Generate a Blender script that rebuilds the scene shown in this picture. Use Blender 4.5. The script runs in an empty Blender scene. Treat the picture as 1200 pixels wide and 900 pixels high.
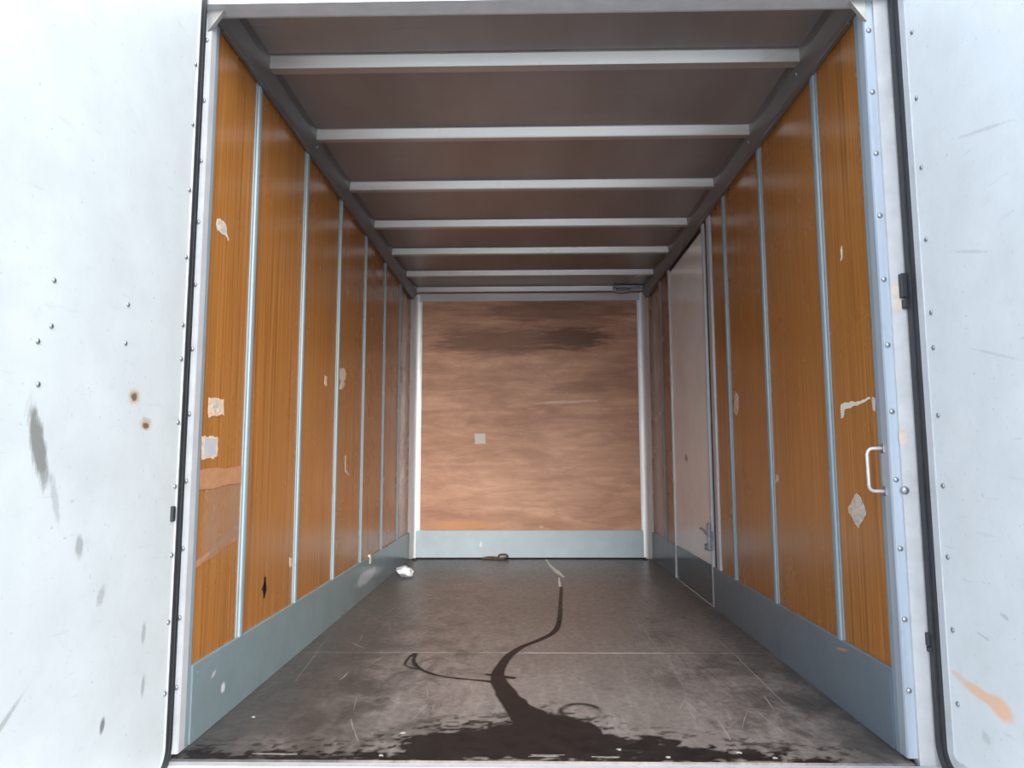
import bpy, bmesh, math, random
import numpy as np
from mathutils import Vector, Matrix
from mathutils.geometry import tessellate_polygon

random.seed(4)
rng = np.random.default_rng(4)
S = bpy.context.scene
COL = S.collection

# ------------------------------------------------------------------ camera
cam_d = bpy.data.cameras.new('camera')
cam = bpy.data.objects.new('camera', cam_d)
COL.objects.link(cam)
PITCH, YAW, ROLL = 0.1086, 0.0201, -0.0024
fw = Vector((-math.sin(YAW) * math.cos(PITCH), math.cos(YAW) * math.cos(PITCH), math.sin(PITCH)))
r0 = Vector((math.cos(YAW), math.sin(YAW), 0))
u0 = r0.cross(fw)
rt = r0 * math.cos(ROLL) + u0 * math.sin(ROLL)
up = -r0 * math.sin(ROLL) + u0 * math.cos(ROLL)
M4 = Matrix((rt, up, -fw)).transposed().to_4x4()
M4.translation = (-0.0328, 0.0, 0.8828)
cam.matrix_world = M4
cam_d.sensor_width = 36.0
cam_d.lens = 36.0 * 823.69 / 1200.0
cam_d.clip_start = 0.02
S.camera = cam

# ------------------------------------------------------------------ sky, hazy sun, exposure
w = bpy.data.worlds.new('sky'); S.world = w; w.use_nodes = True
bg = w.node_tree.nodes['Background']
bg.inputs['Color'].default_value = (0.76, 0.87, 1.0, 1)
bg.inputs['Strength'].default_value = 1.45
sd = bpy.data.lights.new('hazy_sun', 'SUN')
sd.energy = 3.15
sd.angle = math.radians(48)
sd.color = (1.0, 0.97, 0.92)
sun = bpy.data.objects.new('hazy_sun', sd); COL.objects.link(sun)
sun.rotation_euler = Vector((-0.32, 1.0, -0.40)).to_track_quat('-Z', 'Y').to_euler()
S.view_settings.view_transform = 'Standard'
S.view_settings.look = 'None'
S.view_settings.gamma = 1.0
S.view_settings.use_curve_mapping = False
S.view_settings.exposure = 1.15

# ------------------------------------------------------------------ material helpers
class NT:
    def __init__(s, name):
        s.m = bpy.data.materials.new(name); s.m.use_nodes = True
        s.t = s.m.node_tree; s.n = s.t.nodes; s.l = s.t.links
        s.p = s.n['Principled BSDF']; s.out = s.n['Material Output']
        s.tc = s.n.new('ShaderNodeTexCoord')
        s.oi = None
    def link(s, a, b): s.l.new(a, b)
    def setv(s, sock, v):
        if hasattr(v, 'is_output') or isinstance(v, bpy.types.NodeSocket): s.l.new(v, sock)
        else:
            if sock.type == 'RGBA' and len(v) == 3: v = (*v, 1)
            sock.default_value = v
    def math(s, op, a, b=0.0, c=0.0, clamp=False):
        n = s.n.new('ShaderNodeMath'); n.operation = op; n.use_clamp = clamp
        for i, v in enumerate((a, b, c)): s.setv(n.inputs[i], v)
        return n.outputs[0]
    def vmath(s, op, a, b=(0, 0, 0)):
        n = s.n.new('ShaderNodeVectorMath'); n.operation = op
        s.setv(n.inputs[0], a); s.setv(n.inputs[1], b)
        return n.outputs['Value'] if op in ('LENGTH', 'DOT_PRODUCT') else n.outputs['Vector']
    def ramp(s, v, lo, hi, a=0.0, b=1.0, smooth=False):
        n = s.n.new('ShaderNodeMapRange'); n.clamp = True
        if smooth: n.interpolation_type = 'SMOOTHSTEP'
        s.setv(n.inputs['Value'], v)
        for k, x in (('From Min', lo), ('From Max', hi), ('To Min', a), ('To Max', b)): s.setv(n.inputs[k], x)
        return n.outputs['Result']
    def mix(s, f, a, b):
        n = s.n.new('ShaderNodeMix'); n.data_type = 'RGBA'; n.clamp_factor = True
        s.setv(n.inputs[0], f); s.setv(n.inputs[6], a); s.setv(n.inputs[7], b)
        return n.outputs[2]
    def coords(s, scale=(1, 1, 1), rand=0.0, rot=(0, 0, 0)):
        mp = s.n.new('ShaderNodeMapping')
        mp.inputs['Scale'].default_value = scale
        mp.inputs['Rotation'].default_value = rot
        s.link(s.tc.outputs['Object'], mp.inputs['Vector'])
        v = mp.outputs['Vector']
        if rand:
            if s.oi is None: s.oi = s.n.new('ShaderNodeObjectInfo')
            k = s.math('MULTIPLY', s.oi.outputs['Random'], rand)
            v = s.vmath('ADD', v, k)
        return v
    def noise(s, scale=5.0, detail=3.0, rough=0.5, stretch=(1, 1, 1), rand=0.0, dist=0.0, rot=(0, 0, 0)):
        n = s.n.new('ShaderNodeTexNoise')
        n.inputs['Scale'].default_value = scale; n.inputs['Detail'].default_value = detail
        n.inputs['Roughness'].default_value = rough; n.inputs['Distortion'].default_value = dist
        s.link(s.coords(stretch, rand, rot), n.inputs['Vector'])
        return n.outputs['Fac']
    def bump(s, h, strength=0.2, dist=0.01):
        n = s.n.new('ShaderNodeBump'); n.inputs['Strength'].default_value = strength
        n.inputs['Distance'].default_value = dist
        s.link(h, n.inputs['Height']); s.link(n.outputs['Normal'], s.p.inputs['Normal'])
    def set(s, **k):
        names = dict(color='Base Color', rough='Roughness', metal='Metallic', spec='Specular IOR Level',
                     coat='Coat Weight', coatr='Coat Roughness', alpha='Alpha', trans='Transmission Weight')
        for a, v in k.items(): s.setv(s.p.inputs[names[a]], v)
        return s.m
    def scuff(s, base, a_axis, b_axis, ca, cb, la, lb, ang, col, strength=1.0, ragged=0.8, nscale=40, stretch=(1, 1, 1)):
        """a worn mark of its own shape: an ellipse with a ragged edge in the plane of two object axes"""
        sep = s.n.new('ShaderNodeSeparateXYZ'); s.link(s.tc.outputs['Object'], sep.inputs[0])
        a = s.math('SUBTRACT', sep.outputs[a_axis], ca); b = s.math('SUBTRACT', sep.outputs[b_axis], cb)
        c, d = math.cos(ang), math.sin(ang)
        x = s.math('DIVIDE', s.math('ADD', s.math('MULTIPLY', a, c), s.math('MULTIPLY', b, d)), la)
        y = s.math('DIVIDE', s.math('SUBTRACT', s.math('MULTIPLY', b, c), s.math('MULTIPLY', a, d)), lb)
        r = s.math('SQRT', s.math('ADD', s.math('MULTIPLY', x, x), s.math('MULTIPLY', y, y)))
        nz = s.noise(nscale, 5, 0.65, stretch)
        r = s.math('ADD', r, s.math('MULTIPLY', s.math('SUBTRACT', nz, 0.5), ragged * 2))
        f = s.ramp(r, 0.6, 1.1, strength, 0.0)
        return s.mix(f, base, col)

def simple(name, col, rough=0.5, metal=0.0, var=0.12, nscale=8, spec=0.5, coat=0.0, bump=0.0):
    t = NT(name)
    n = t.noise(nscale, 4, 0.6)
    c = t.mix(t.ramp(n, 0.3, 0.7), tuple(x * (1 - var) for x in col), tuple(min(1, x * (1 + var)) for x in col))
    t.set(color=c, rough=t.ramp(n, 0.3, 0.7, rough * 0.85, min(1, rough * 1.15)), metal=metal, spec=spec, coat=coat, coatr=0.12)
    if bump: t.bump(n, bump, 0.01)
    return t.m

# wood-look laminate of the side walls: fine vertical grain, worn gloss
def laminate(name, dark, mid, light):
    t = NT(name)
    big = t.noise(1.0, 3, 0.55, (9, 9, 0.35), rand=20)
    fine = t.noise(1.0, 4, 0.65, (95, 95, 1.1), rand=33, dist=0.3)
    hair = t.noise(1.0, 2, 0.5, (420, 420, 5), rand=11)
    c = t.mix(t.ramp(fine, 0.3, 0.7), dark, light)
    c = t.mix(t.ramp(big, 0.3, 0.7, 0.1, 0.6), c, mid)
    c = t.mix(t.ramp(hair, 0.55, 0.75, 0, 0.25), c, dark)
    speck = t.noise(75, 2, 0.5, rand=9)
    c = t.mix(t.ramp(speck, 0.79, 0.81, 0, 0.5), c, (0.62, 0.42, 0.25))
    sm = t.noise(3, 4, 0.6, rand=5)
    t.set(color=c, rough=t.ramp(sm, 0.3, 0.7, 0.2, 0.3), spec=0.45)
    t.bump(fine, 0.015, 0.002)
    return t.m
LAM = laminate('orange_wood_laminate', (0.165, 0.054, 0.010), (0.335, 0.128, 0.027), (0.50, 0.210, 0.050))

def door_paint(name, base, marks, side):
    t = NT(name)
    n1 = t.noise(5, 5, 0.6); n2 = t.noise(60, 3, 0.6)
    c = t.mix(t.ramp(n1, 0.35, 0.7), base, tuple(x * 0.90 for x in base))
    n3 = t.noise(17, 5, 0.7); c = t.mix(t.ramp(n3, 0.55, 0.72, 0, 0.5), c, tuple(x * 0.86 for x in base))
    c = t.mix(t.ramp(n2, 0.66, 0.72, 0, 0.5), c, tuple(x * 0.5 for x in base))
    st = t.noise(1, 4, 0.6, (1, 6, 55), rot=(0.35 * side, 0, 0))
    c = t.mix(t.ramp(st, 0.64, 0.74, 0, 0.35), c, tuple(x * 0.6 for x in base))
    st2 = t.noise(1, 4, 0.6, (1, 45, 7), rot=(-0.2 * side, 0, 0))
    c = t.mix(t.ramp(st2, 0.68, 0.76, 0, 0.18), c, tuple(x * 0.6 for x in base))
    for mk in marks: c = t.scuff(c, 1, 2, *mk)
    t.set(color=c, rough=0.42, spec=0.4)
    return t.m

GREY = (0.17, 0.17, 0.16)
DOOR_L = door_paint('left_door_paint', (0.505, 0.525, 0.525), [
    (1.485, 0.915, 0.026, 0.10, 0.34, (0.16, 0.16, 0.15), 0.9, 0.7, 28, (1, 2.5, 0.7)),
    (1.55, 0.80, 0.012, 0.06, 0.3, GREY, 0.35, 0.6, 50),
    (1.646, 0.687, 0.016, 0.03, 0.1, GREY, 0.55, 0.5, 50),
    (1.743, 0.557, 0.016, 0.028, -0.3, GREY, 0.4, 0.6, 60),
    (1.78, 0.24, 0.011, 0.022, -0.2, (0.14, 0.14, 0.14), 0.9, 0.3, 50),
    (1.84, 1.054, 0.030, 0.022, 0, (0.42, 0.30, 0.20), 0.8, 0.6, 60),
    (1.84, 1.054, 0.016, 0.013, 0, (0.13, 0.08, 0.05), 0.95, 0.6, 70),
    (1.905, 0.986, 0.032, 0.02, 0, (0.42, 0.30, 0.20), 0.8, 0.6, 60),
    (1.905, 0.980, 0.020, 0.010, 0, (0.13, 0.08, 0.05), 0.95, 0.6, 70),
    (1.405, 1.16, 0.05, 0.05, 0, (0.52, 0.53, 0.52), 0.5, 0.8, 22),
    (1.42, 0.35, 0.008, 0.10, -0.9, GREY, 0.5, 0.3, 40),
    (1.95, 0.42, 0.012, 0.03, 0, GREY, 0.45, 0.7, 60),
    (1.96, 0.28, 0.010, 0.03, -0.1, (0.2, 0.2, 0.2), 0.6, 0.5, 50),
    (1.62, 0.10, 0.05, 0.02, 0.3, GREY, 0.4, 0.7, 40)], 1)
DOOR_R = door_paint('right_door_paint', (0.63, 0.66, 0.675), [
    (1.955, 0.266, 0.10, 0.018, 0.11, (0.72, 0.47, 0.33), 1.0, 0.15, 25),
    (1.885, 0.256, 0.055, 0.030, 0.2, (0.72, 0.47, 0.33), 1.0, 0.2, 22),
    (2.06, 0.285, 0.035, 0.010, 0.1, (0.70, 0.50, 0.40), 0.8, 0.6, 40),
    (1.84, 0.49, 0.02, 0.006, 0.3, GREY, 0.3, 1.2, 70),
    (1.93, 0.42, 0.03, 0.004, 0.2, GREY, 0.3, 1.2, 70),
    (1.95, 0.16, 0.02, 0.014, 0, GREY, 0.25, 1.3, 90),
    (1.78, 1.74, 0.12, 0.006, 0.25, GREY, 0.22, 1.0, 40),
    (1.87, 1.44, 0.09, 0.005, 0.3, GREY, 0.22, 1.0, 40),
    (1.80, 1.15, 0.10, 0.004, 0.3, GREY, 0.2, 1.0, 40)], -1)

def aluminium(name, col=(0.62, 0.66, 0.69), rough=0.3, metal=1.0, axis=2):
    t = NT(name)
    st = [45, 45, 45]; st[axis] = 2.0
    n = t.noise(1, 4, 0.6, tuple(st), rand=7)
    d = t.noise(9, 4, 0.65, rand=3)
    c = t.mix(t.ramp(n, 0.3, 0.7), tuple(x * 0.85 for x in col), col)
    c = t.mix(t.ramp(d, 0.6, 0.78, 0, 0.35), c, tuple(x * 0.45 for x in col))
    t.set(color=c, rough=t.ramp(n, 0.3, 0.7, rough * 0.8, rough * 1.25), metal=metal)
    return t.m
STRIP = aluminium('blue_grey_strip_metal', (0.235, 0.30, 0.335), 0.5, 0.0)
BEAM = aluminium('beam_metal', (0.54, 0.52, 0.50), 0.36, 0.8, 0)
RAIL = aluminium('rail_metal', (0.21, 0.20, 0.20), 0.42, 0.6, 1)
COVE = aluminium('corner_metal', (0.84, 0.84, 0.83), 0.46, 0.65)
POST = simple('frame_paint', (0.47, 0.465, 0.475), 0.4, 0.1, 0.08, 14)
POSTIN = aluminium('frame_inner_band_metal', (0.40, 0.46, 0.53), 0.4, 0.3)
LIP = aluminium('frame_lip_metal', (0.58, 0.60, 0.62), 0.4, 0.4)
GUS = simple('shaded_gusset_grey', (0.33, 0.32, 0.31), 0.45, 0.3, 0.1, 30)  # shade under the header put into the grey, darker than the frame paint
RIVET = simple('rivet_metal', (0.32, 0.34, 0.37), 0.35, 0.8, 0.1, 60)
RUBBER = simple('black_rubber', (0.022, 0.024, 0.028), 0.55, 0, 0.2, 20)
DARKM = simple('dark_cavity', (0.012, 0.011, 0.011), 0.9)
SHELL = simple('body_skin', (0.55, 0.57, 0.58), 0.5)
BLACKM = simple('black_latch_metal', (0.03, 0.033, 0.038), 0.45, 0.3)
STEEL = simple('worn_steel', (0.33, 0.33, 0.35), 0.35, 0.8, 0.25, 30)
HANDLE = simple('pale_grab_metal', (0.50, 0.45, 0.43), 0.35, 0.35, 0.08, 30)
LENS = simple('grey_green_lens', (0.20, 0.22, 0.20), 0.3)
CONC = simple('grey_concrete', (0.36, 0.36, 0.35), 0.9, 0, 0.2, 2, bump=0.2)

def kick(name, col, marks=(), rough=0.26):
    t = NT(name)
    n = t.noise(7, 5, 0.6, rand=2); n2 = t.noise(55, 3, 0.6)
    c = t.mix(t.ramp(n, 0.3, 0.7), tuple(x * 0.88 for x in col), col)
    c = t.mix(t.ramp(n2, 0.7, 0.76, 0, 0.35), c, (0.5, 0.5, 0.48))
    for mk in marks: c = t.scuff(c, 1, 2, *mk)
    t.set(color=c, rough=rough, spec=0.5)
    t.bump(n, 0.03, 0.003)
    return t.m
KICK_L = kick('left_kick_paint', (0.185, 0.235, 0.245), [
    (4.72, 0.125, 0.30, 0.045, 0.0, (0.50, 0.51, 0.55), 0.75, 0.5, 14),
    (2.52, 0.10, 0.018, 0.02, 0.5, (0.6, 0.6, 0.6), 0.9, 0.6, 60),
    (2.44, 0.17, 0.02, 0.008, 0.5, (0.5, 0.52, 0.52), 0.7, 0.6, 60)])
KICK_R = kick('right_kick_paint', (0.145, 0.185, 0.215), [(2.62, 0.21, 0.05, 0.006, -0.2, (0.42, 0.25, 0.13), 0.9, 0.5, 50)])
KICK_B = simple('back_kick_paint', (0.46, 0.54, 0.58), 0.4, 0, 0.07, 5)
KICK_D = kick('side_door_kick_paint', (0.10, 0.13, 0.145), rough=0.2)

def roof_mat():
    t = NT('satin_roof_sheet')
    n = t.noise(1, 3, 0.55, (2.2, 0.7, 1), rand=12)
    f = t.noise(1, 4, 0.6, (3, 60, 1), rand=4)
    c = t.mix(t.ramp(n, 0.35, 0.68), (0.27, 0.237, 0.228), (0.36, 0.333, 0.327))
    c = t.mix(t.ramp(f, 0.55, 0.75, 0, 0.3), c, (0.24, 0.215, 0.21))
    t.set(color=c, rough=t.ramp(n, 0.3, 0.7, 0.34, 0.42), metal=0.6)
    return t.m
ROOF = roof_mat()

def side_door_mat():
    t = NT('side_door_sheet')
    n = t.noise(4, 5, 0.6); n2 = t.noise(45, 3, 0.6)
    c = t.mix(t.ramp(n, 0.3, 0.7), (0.80, 0.79, 0.77), (0.90, 0.89, 0.88))
    c = t.mix(t.ramp(n2, 0.7, 0.76, 0, 0.4), c, (0.2, 0.17, 0.15))
    c = t.scuff(c, 1, 2, 5.05, 0.90, 0.05, 0.03, 0.3, (0.13, 0.11, 0.10), 0.8, 0.5, 30)
    t.set(color=c, rough=0.22, spec=0.5)
    return t.m
SIDED = side_door_mat()

def ply_back():
    t = NT('worn_red_brown_plywood')
    a = t.noise(1, 5, 0.62, (1.3, 1, 7), dist=0.6)
    b = t.noise(1, 5, 0.6, (2.2, 1, 34))
    h = t.noise(1, 3, 0.6, (9, 1, 240))
    d = t.noise(1, 4, 0.6, (1.6, 1, 3.2), dist=0.4)
    c = t.mix(t.ramp(a, 0.34, 0.66), (0.42, 0.205, 0.125), (0.74, 0.42, 0.27))
    c = t.mix(t.ramp(b, 0.35, 0.7, 0.0, 0.55), c, (0.50, 0.25, 0.15))
    v_ = t.noise(1, 5, 0.65, (5, 1, 11)); c = t.mix(t.ramp(v_, 0.5, 0.72, 0, 0.4), c, (0.36, 0.18, 0.11))
    c = t.mix(t.ramp(h, 0.5, 0.75, 0, 0.4), c, (0.76, 0.48, 0.33))
    c = t.mix(t.ramp(d, 0.55, 0.72, 0, 0.45), c, (0.34, 0.165, 0.10))
    for mk in [(0.43, 2.02, 0.34, 0.12, 0.02, (0.13, 0.065, 0.045), 0.85, 0.9, 6),
               (-0.25, 2.0, 0.75, 0.14, 0.02, (0.22, 0.11, 0.07), 0.7, 0.9, 6),
               (0.3, 2.28, 0.9, 0.10, 0.0, (0.20, 0.10, 0.065), 0.6, 0.8, 6),
               (0.45, 1.56, 0.30, 0.06, 0.03, (0.30, 0.15, 0.10), 0.5, 1.3, 7),
               (0.35, 1.42, 0.30, 0.014, 0.04, (0.80, 0.55, 0.40), 0.7, 0.8, 9),
               (0.02, 1.36, 0.05, 0.008, 0.02, (0.68, 0.40, 0.24), 0.6, 0.5, 9),
               (0.72, 1.13, 0.05, 0.012, -0.1, (0.68, 0.40, 0.24), 0.6, 0.4, 12),
               (0.10, 0.285, 0.02, 0.012, 0, (0.7, 0.5, 0.35), 0.6, 0.5, 20),
               (-0.6, 0.30, 0.34, 0.05, 0.0, (0.66, 0.31, 0.12), 0.6, 0.5, 6),
               (-0.62, 0.88, 0.12, 0.03, 0.0, (0.36, 0.18, 0.11), 0.45, 1.3, 14)]:
        c = t.scuff(c, 0, 2, *mk, (0.6, 1, 5))
    t.set(color=c, rough=0.5, spec=0.3)
    t.bump(b, 0.12, 0.004)
    return t.m
PLY = ply_back()

def floor_mat():
    t = NT('dark_filmed_floor')
    sep = t.n.new('ShaderNodeSeparateXYZ'); t.link(t.tc.outputs['Object'], sep.inputs[0])
    X, Y = sep.outputs[0], sep.outputs[1]
    g = t.noise(1.6, 5, 0.6, (1, 0.8, 1)); f = t.noise(1, 5, 0.65, (26, 5, 1)); q = t.noise(30, 5, 0.7)
    e = t.noise(4, 5, 0.65, (1, 1, 1), dist=0.5)
    # dry worn centre, dirtier film along the side walls
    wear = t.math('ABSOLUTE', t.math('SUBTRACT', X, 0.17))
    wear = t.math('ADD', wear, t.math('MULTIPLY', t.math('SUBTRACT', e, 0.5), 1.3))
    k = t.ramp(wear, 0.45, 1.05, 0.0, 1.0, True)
    c = t.mix(t.ramp(g, 0.3, 0.7), (0.175, 0.146, 0.130), (0.27, 0.230, 0.208))
    c = t.mix(t.ramp(q, 0.42, 0.62, 0, 0.6), c, (0.15, 0.128, 0.115))
    q2 = t.noise(1, 5, 0.7, (70, 22, 1)); c = t.mix(t.ramp(q2, 0.55, 0.68, 0, 0.4), c, (0.11, 0.095, 0.087))
    c = t.mix(t.ramp(f, 0.52, 0.72, 0, 0.35), c, (0.42, 0.38, 0.35))
    gr = t.noise(1, 6, 0.7, (9, 5, 1), dist=0.8)
    grime = t.math('MULTIPLY', t.ramp(gr, 0.46, 0.60), t.ramp(wear, 0.15, 0.7, 0.12, 1.0))
    c = t.mix(t.math('MULTIPLY', grime, 0.75), c, (0.055, 0.047, 0.043))
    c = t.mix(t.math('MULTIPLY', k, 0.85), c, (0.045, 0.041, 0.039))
    far = t.ramp(Y, 2.6, 4.4, 0.0, 0.45, True)          # colour goes darker from the loading end to the deep end
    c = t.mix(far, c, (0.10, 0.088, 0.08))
    t.set(color=c, rough=t.ramp(q, 0.3, 0.7, 0.30, 0.46), spec=0.5)
    t.bump(q, 0.06, 0.003)
    return t.m
FLOOR = floor_mat()

def stain_mat():
    t = NT('wet_dark_stain')
    at = t.n.new('ShaderNodeAttribute'); at.attribute_name = 'wet'; at.attribute_type = 'GEOMETRY'
    n = t.noise(14, 4, 0.6)
    c = t.mix(t.ramp(n, 0.3, 0.7), (0.009, 0.0075, 0.007), (0.024, 0.018, 0.0165))
    t.set(color=c, rough=t.ramp(n, 0.3, 0.7, 0.35, 0.55), spec=0.2, alpha=at.outputs['Fac'])
    return t.m
STAIN = stain_mat()
PALE = simple('pale_dried_residue', (0.17, 0.155, 0.135), 0.8, 0, 0.35, 60)
SCR = simple('pale_scratch', (0.36, 0.32, 0.30), 0.7)
PAPER = simple('white_paper', (0.74, 0.74, 0.77), 0.7, 0, 0.06, 30)
TORN = simple('torn_label_backing', (0.58, 0.42, 0.30), 0.8, 0, 0.25, 45)
TORN2 = simple('grey_torn_label', (0.50, 0.44, 0.38), 0.8, 0, 0.35, 60)
CREAM = simple('cream_paper', (0.66, 0.62, 0.52), 0.7, 0, 0.06, 30)
TAPE = simple('brown_packing_tape', (0.43, 0.205, 0.10), 0.22, 0, 0.12, 30, 0.6)
CORD = simple('brown_cord', (0.11, 0.075, 0.05), 0.85, 0, 0.3, 60)
DIRT = simple('dark_dirt', (0.05, 0.038, 0.028), 0.95, 0, 0.4, 60)
CHIP = simple('pale_chip', (0.27, 0.25, 0.22), 0.7)
TPATCH = simple('old_label_glue', (0.54, 0.45, 0.38), 0.7, 0, 0.15, 30)

def film_mat():
    t = NT('clear_plastic_film')
    n = t.noise(1, 4, 0.6, (8, 8, 2))
    t.set(color=(0.50, 0.31, 0.21), rough=0.3, spec=0.3, alpha=t.ramp(n, 0.3, 0.75, 0.10, 0.34))
    t.bump(n, 0.4, 0.01)
    return t.m
FILM = film_mat()

# ------------------------------------------------------------------ mesh helpers
WORLD = {}
def put(name, verts, faces, mat, parent=None, origin=None, smooth=False, label=None):
    vs = [Vector(v) for v in verts]
    if origin is None:
        lo = [min(v[i] for v in vs) for i in range(3)]; hi = [max(v[i] for v in vs) for i in range(3)]
        origin = Vector(((lo[0] + hi[0]) / 2, (lo[1] + hi[1]) / 2, lo[2]))
    origin = Vector(origin)
    me = bpy.data.meshes.new(name)
    me.from_pydata([v - origin for v in vs], [], faces)
    bm = bmesh.new(); bm.from_mesh(me); bmesh.ops.recalc_face_normals(bm, faces=bm.faces); bm.to_mesh(me); bm.free()
    if smooth:
        for p in me.polygons: p.use_smooth = True
    me.materials.append(mat)
    return link(name, me, origin, parent, label)

def link(name, me, origin, parent=None, label=None):
    o = bpy.data.objects.new(name, me); COL.objects.link(o)
    origin = Vector(origin)
    if parent is not None:
        o.parent = parent; o.location = origin - WORLD[parent.name]
    else: o.location = origin
    WORLD[o.name] = origin
    if label: o['label'] = label
    return o

def empty(name, loc=(0, 0, 0), **k):
    o = bpy.data.objects.new(name, None); o.empty_display_size = 0.1; COL.objects.link(o)
    o.location = loc; WORLD[o.name] = Vector(loc)
    for a, v in k.items(): o[a] = v
    return o

def tag(o, label, cat, group=None):
    o['label'] = label; o['category'] = cat
    if group: o['group'] = group
    return o

def struct(o, label=None):
    o['kind'] = 'structure'
    if label: o['label'] = label
    return o

def boxg(x0, x1, y0, y1, z0, z1, bev=0.0):
    bm = bmesh.new(); bmesh.ops.create_cube(bm, size=1)
    for v in bm.verts:
        v.co = Vector(((x0 + x1) / 2 + v.co.x * (x1 - x0), (y0 + y1) / 2 + v.co.y * (y1 - y0), (z0 + z1) / 2 + v.co.z * (z1 - z0)))
    if bev: bmesh.ops.bevel(bm, geom=list(bm.edges), offset=bev, segments=1, affect='EDGES')
    bm.verts.index_update()
    r = ([v.co.copy() for v in bm.verts], [[v.index for v in f.verts] for f in bm.faces]); bm.free()
    return r
def box(name, x0, x1, y0, y1, z0, z1, mat, parent=None, bev=0.0, origin=None, label=None):
    return put(name, *boxg(x0, x1, y0, y1, z0, z1, bev), mat, parent, origin, label=label)

def prismg(prof, axis, a, b):
    """extrude a 2D profile along an axis; profile axes are the two others in xyz order"""
    def mk(p, t):
        v = list(p); v.insert(axis, t); return Vector(v)
    n = len(prof)
    vs = [mk(p, a) for p in prof] + [mk(p, b) for p in prof]
    fs = [[i, (i + 1) % n, n + (i + 1) % n, n + i] for i in range(n)] + [list(range(n))[::-1], list(range(n, 2 * n))]
    return vs, fs
def prism(name, prof, axis, a, b, mat, parent=None, origin=None, smooth=False, label=None):
    return put(name, *prismg(prof, axis, a, b), mat, parent, origin, smooth, label)

def tubeg(pts, r, n=8, closed=False):
    pts = [Vector(p) for p in pts]; vs = []; fs = []; N = len(pts)
    rr = r if isinstance(r, (list, tuple)) else [r] * N
    ref = Vector((0.13, 0.21, 0.97))
    for i, p in enumerate(pts):
        d = (pts[(i + 1) % N] - pts[i - 1]) if closed else (pts[min(i + 1, N - 1)] - pts[max(i - 1, 0)])
        d.normalize(); u = d.cross(ref)
        if u.length < 0.05: u = d.cross(Vector((1, 0, 0)))
        u.normalize(); v = d.cross(u)
        for k in range(n):
            a = 2 * math.pi * k / n; vs.append(p + (u * math.cos(a) + v * math.sin(a)) * rr[i])
    for i in range(N if closed else N - 1):
        j = (i + 1) % N
        for k in range(n):
            fs.append([i * n + k, i * n + (k + 1) % n, j * n + (k + 1) % n, j * n + k])
    if not closed: fs += [list(range(n))[::-1], [(N - 1) * n + k for k in range(n)]]
    return vs, fs
def join(*gs):
    V, F = [], []
    for v, f in gs:
        b = len(V); V += list(v); F += [[i + b for i in g] for g in f]
    return V, F

# one dome-headed rivet, shared by every rivet in the scene; its head looks along +X
def rivet_mesh():
    vs, fs = [], []
    for r, h in ((0.0085, 0.0), (0.0078, 0.003), (0.0045, 0.0052)):
        for k in range(10):
            a = 2 * math.pi * k / 10; vs.append((h, r * math.cos(a), r * math.sin(a)))
    for j in (0, 1):
        for k in range(10):
            fs.append([j * 10 + k, j * 10 + (k + 1) % 10, (j + 1) * 10 + (k + 1) % 10, (j + 1) * 10 + k])
    fs.append([20 + k for k in range(10)]); fs.append(list(range(10))[::-1])
    me = bpy.data.meshes.new('rivet'); me.from_pydata(vs, [], fs)
    bm = bmesh.new(); bm.from_mesh(me); bmesh.ops.recalc_face_normals(bm, faces=bm.faces); bm.to_mesh(me); bm.free()
    for p in me.polygons: p.use_smooth = True
    me.materials.append(RIVET); return me
RM = rivet_mesh()
def rivet(loc, direction, parent, s=1.0):
    o = link('rivet', RM, loc, parent)
    o.rotation_euler = Vector(direction).to_track_quat('X', 'Z').to_euler(); o.scale = (s, s, s)
    return o

# a flat scrap standing on a plane: outline in (u, v) metres around a point
def scrapg(c, U, V, N, outline, th, bulge=0.0, off=0.0):
    c, U, V, N = map(Vector, (c, U, V, N)); n = len(outline)
    base = [c + U * a + V * b + N * off for a, b in outline]
    topv = [p + N * th for p in base]
    mid = c + U * (sum(a for a, b in outline) / n) + V * (sum(b for a, b in outline) / n) + N * (off + th + bulge)
    vs = base + topv + [mid]
    fs = [[i, (i + 1) % n, n + (i + 1) % n, n + i] for i in range(n)] + [list(range(n))[::-1]]
    if bulge: fs += [[n + i, n + (i + 1) % n, 2 * n] for i in range(n)]
    else:
        vs.pop(); fs[n] = []
        tri = tessellate_polygon([[Vector((a, b, 0)) for a, b in outline]])
        fs = fs[:n] + [list(t) for t in tri] + [[n + k for k in t] for t in tri]
    return vs, fs
def ragged(w_, h_, n=14, j=0.18, seed=0):
    r = random.Random(seed); out = []
    per = [(-1, -1), (1, -1), (1, 1), (-1, 1)]
    for s_ in range(4):
        a, b = per[s_], per[(s_ + 1) % 4]
        for k in range(max(1, n // 4)):
            t = k / max(1, n // 4)
            x, y = a[0] + (b[0] - a[0]) * t, a[1] + (b[1] - a[1]) * t
            out.append((x * w_ / 2 * (1 - j * r.random()), y * h_ / 2 * (1 - j * r.random())))
    return out

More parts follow.
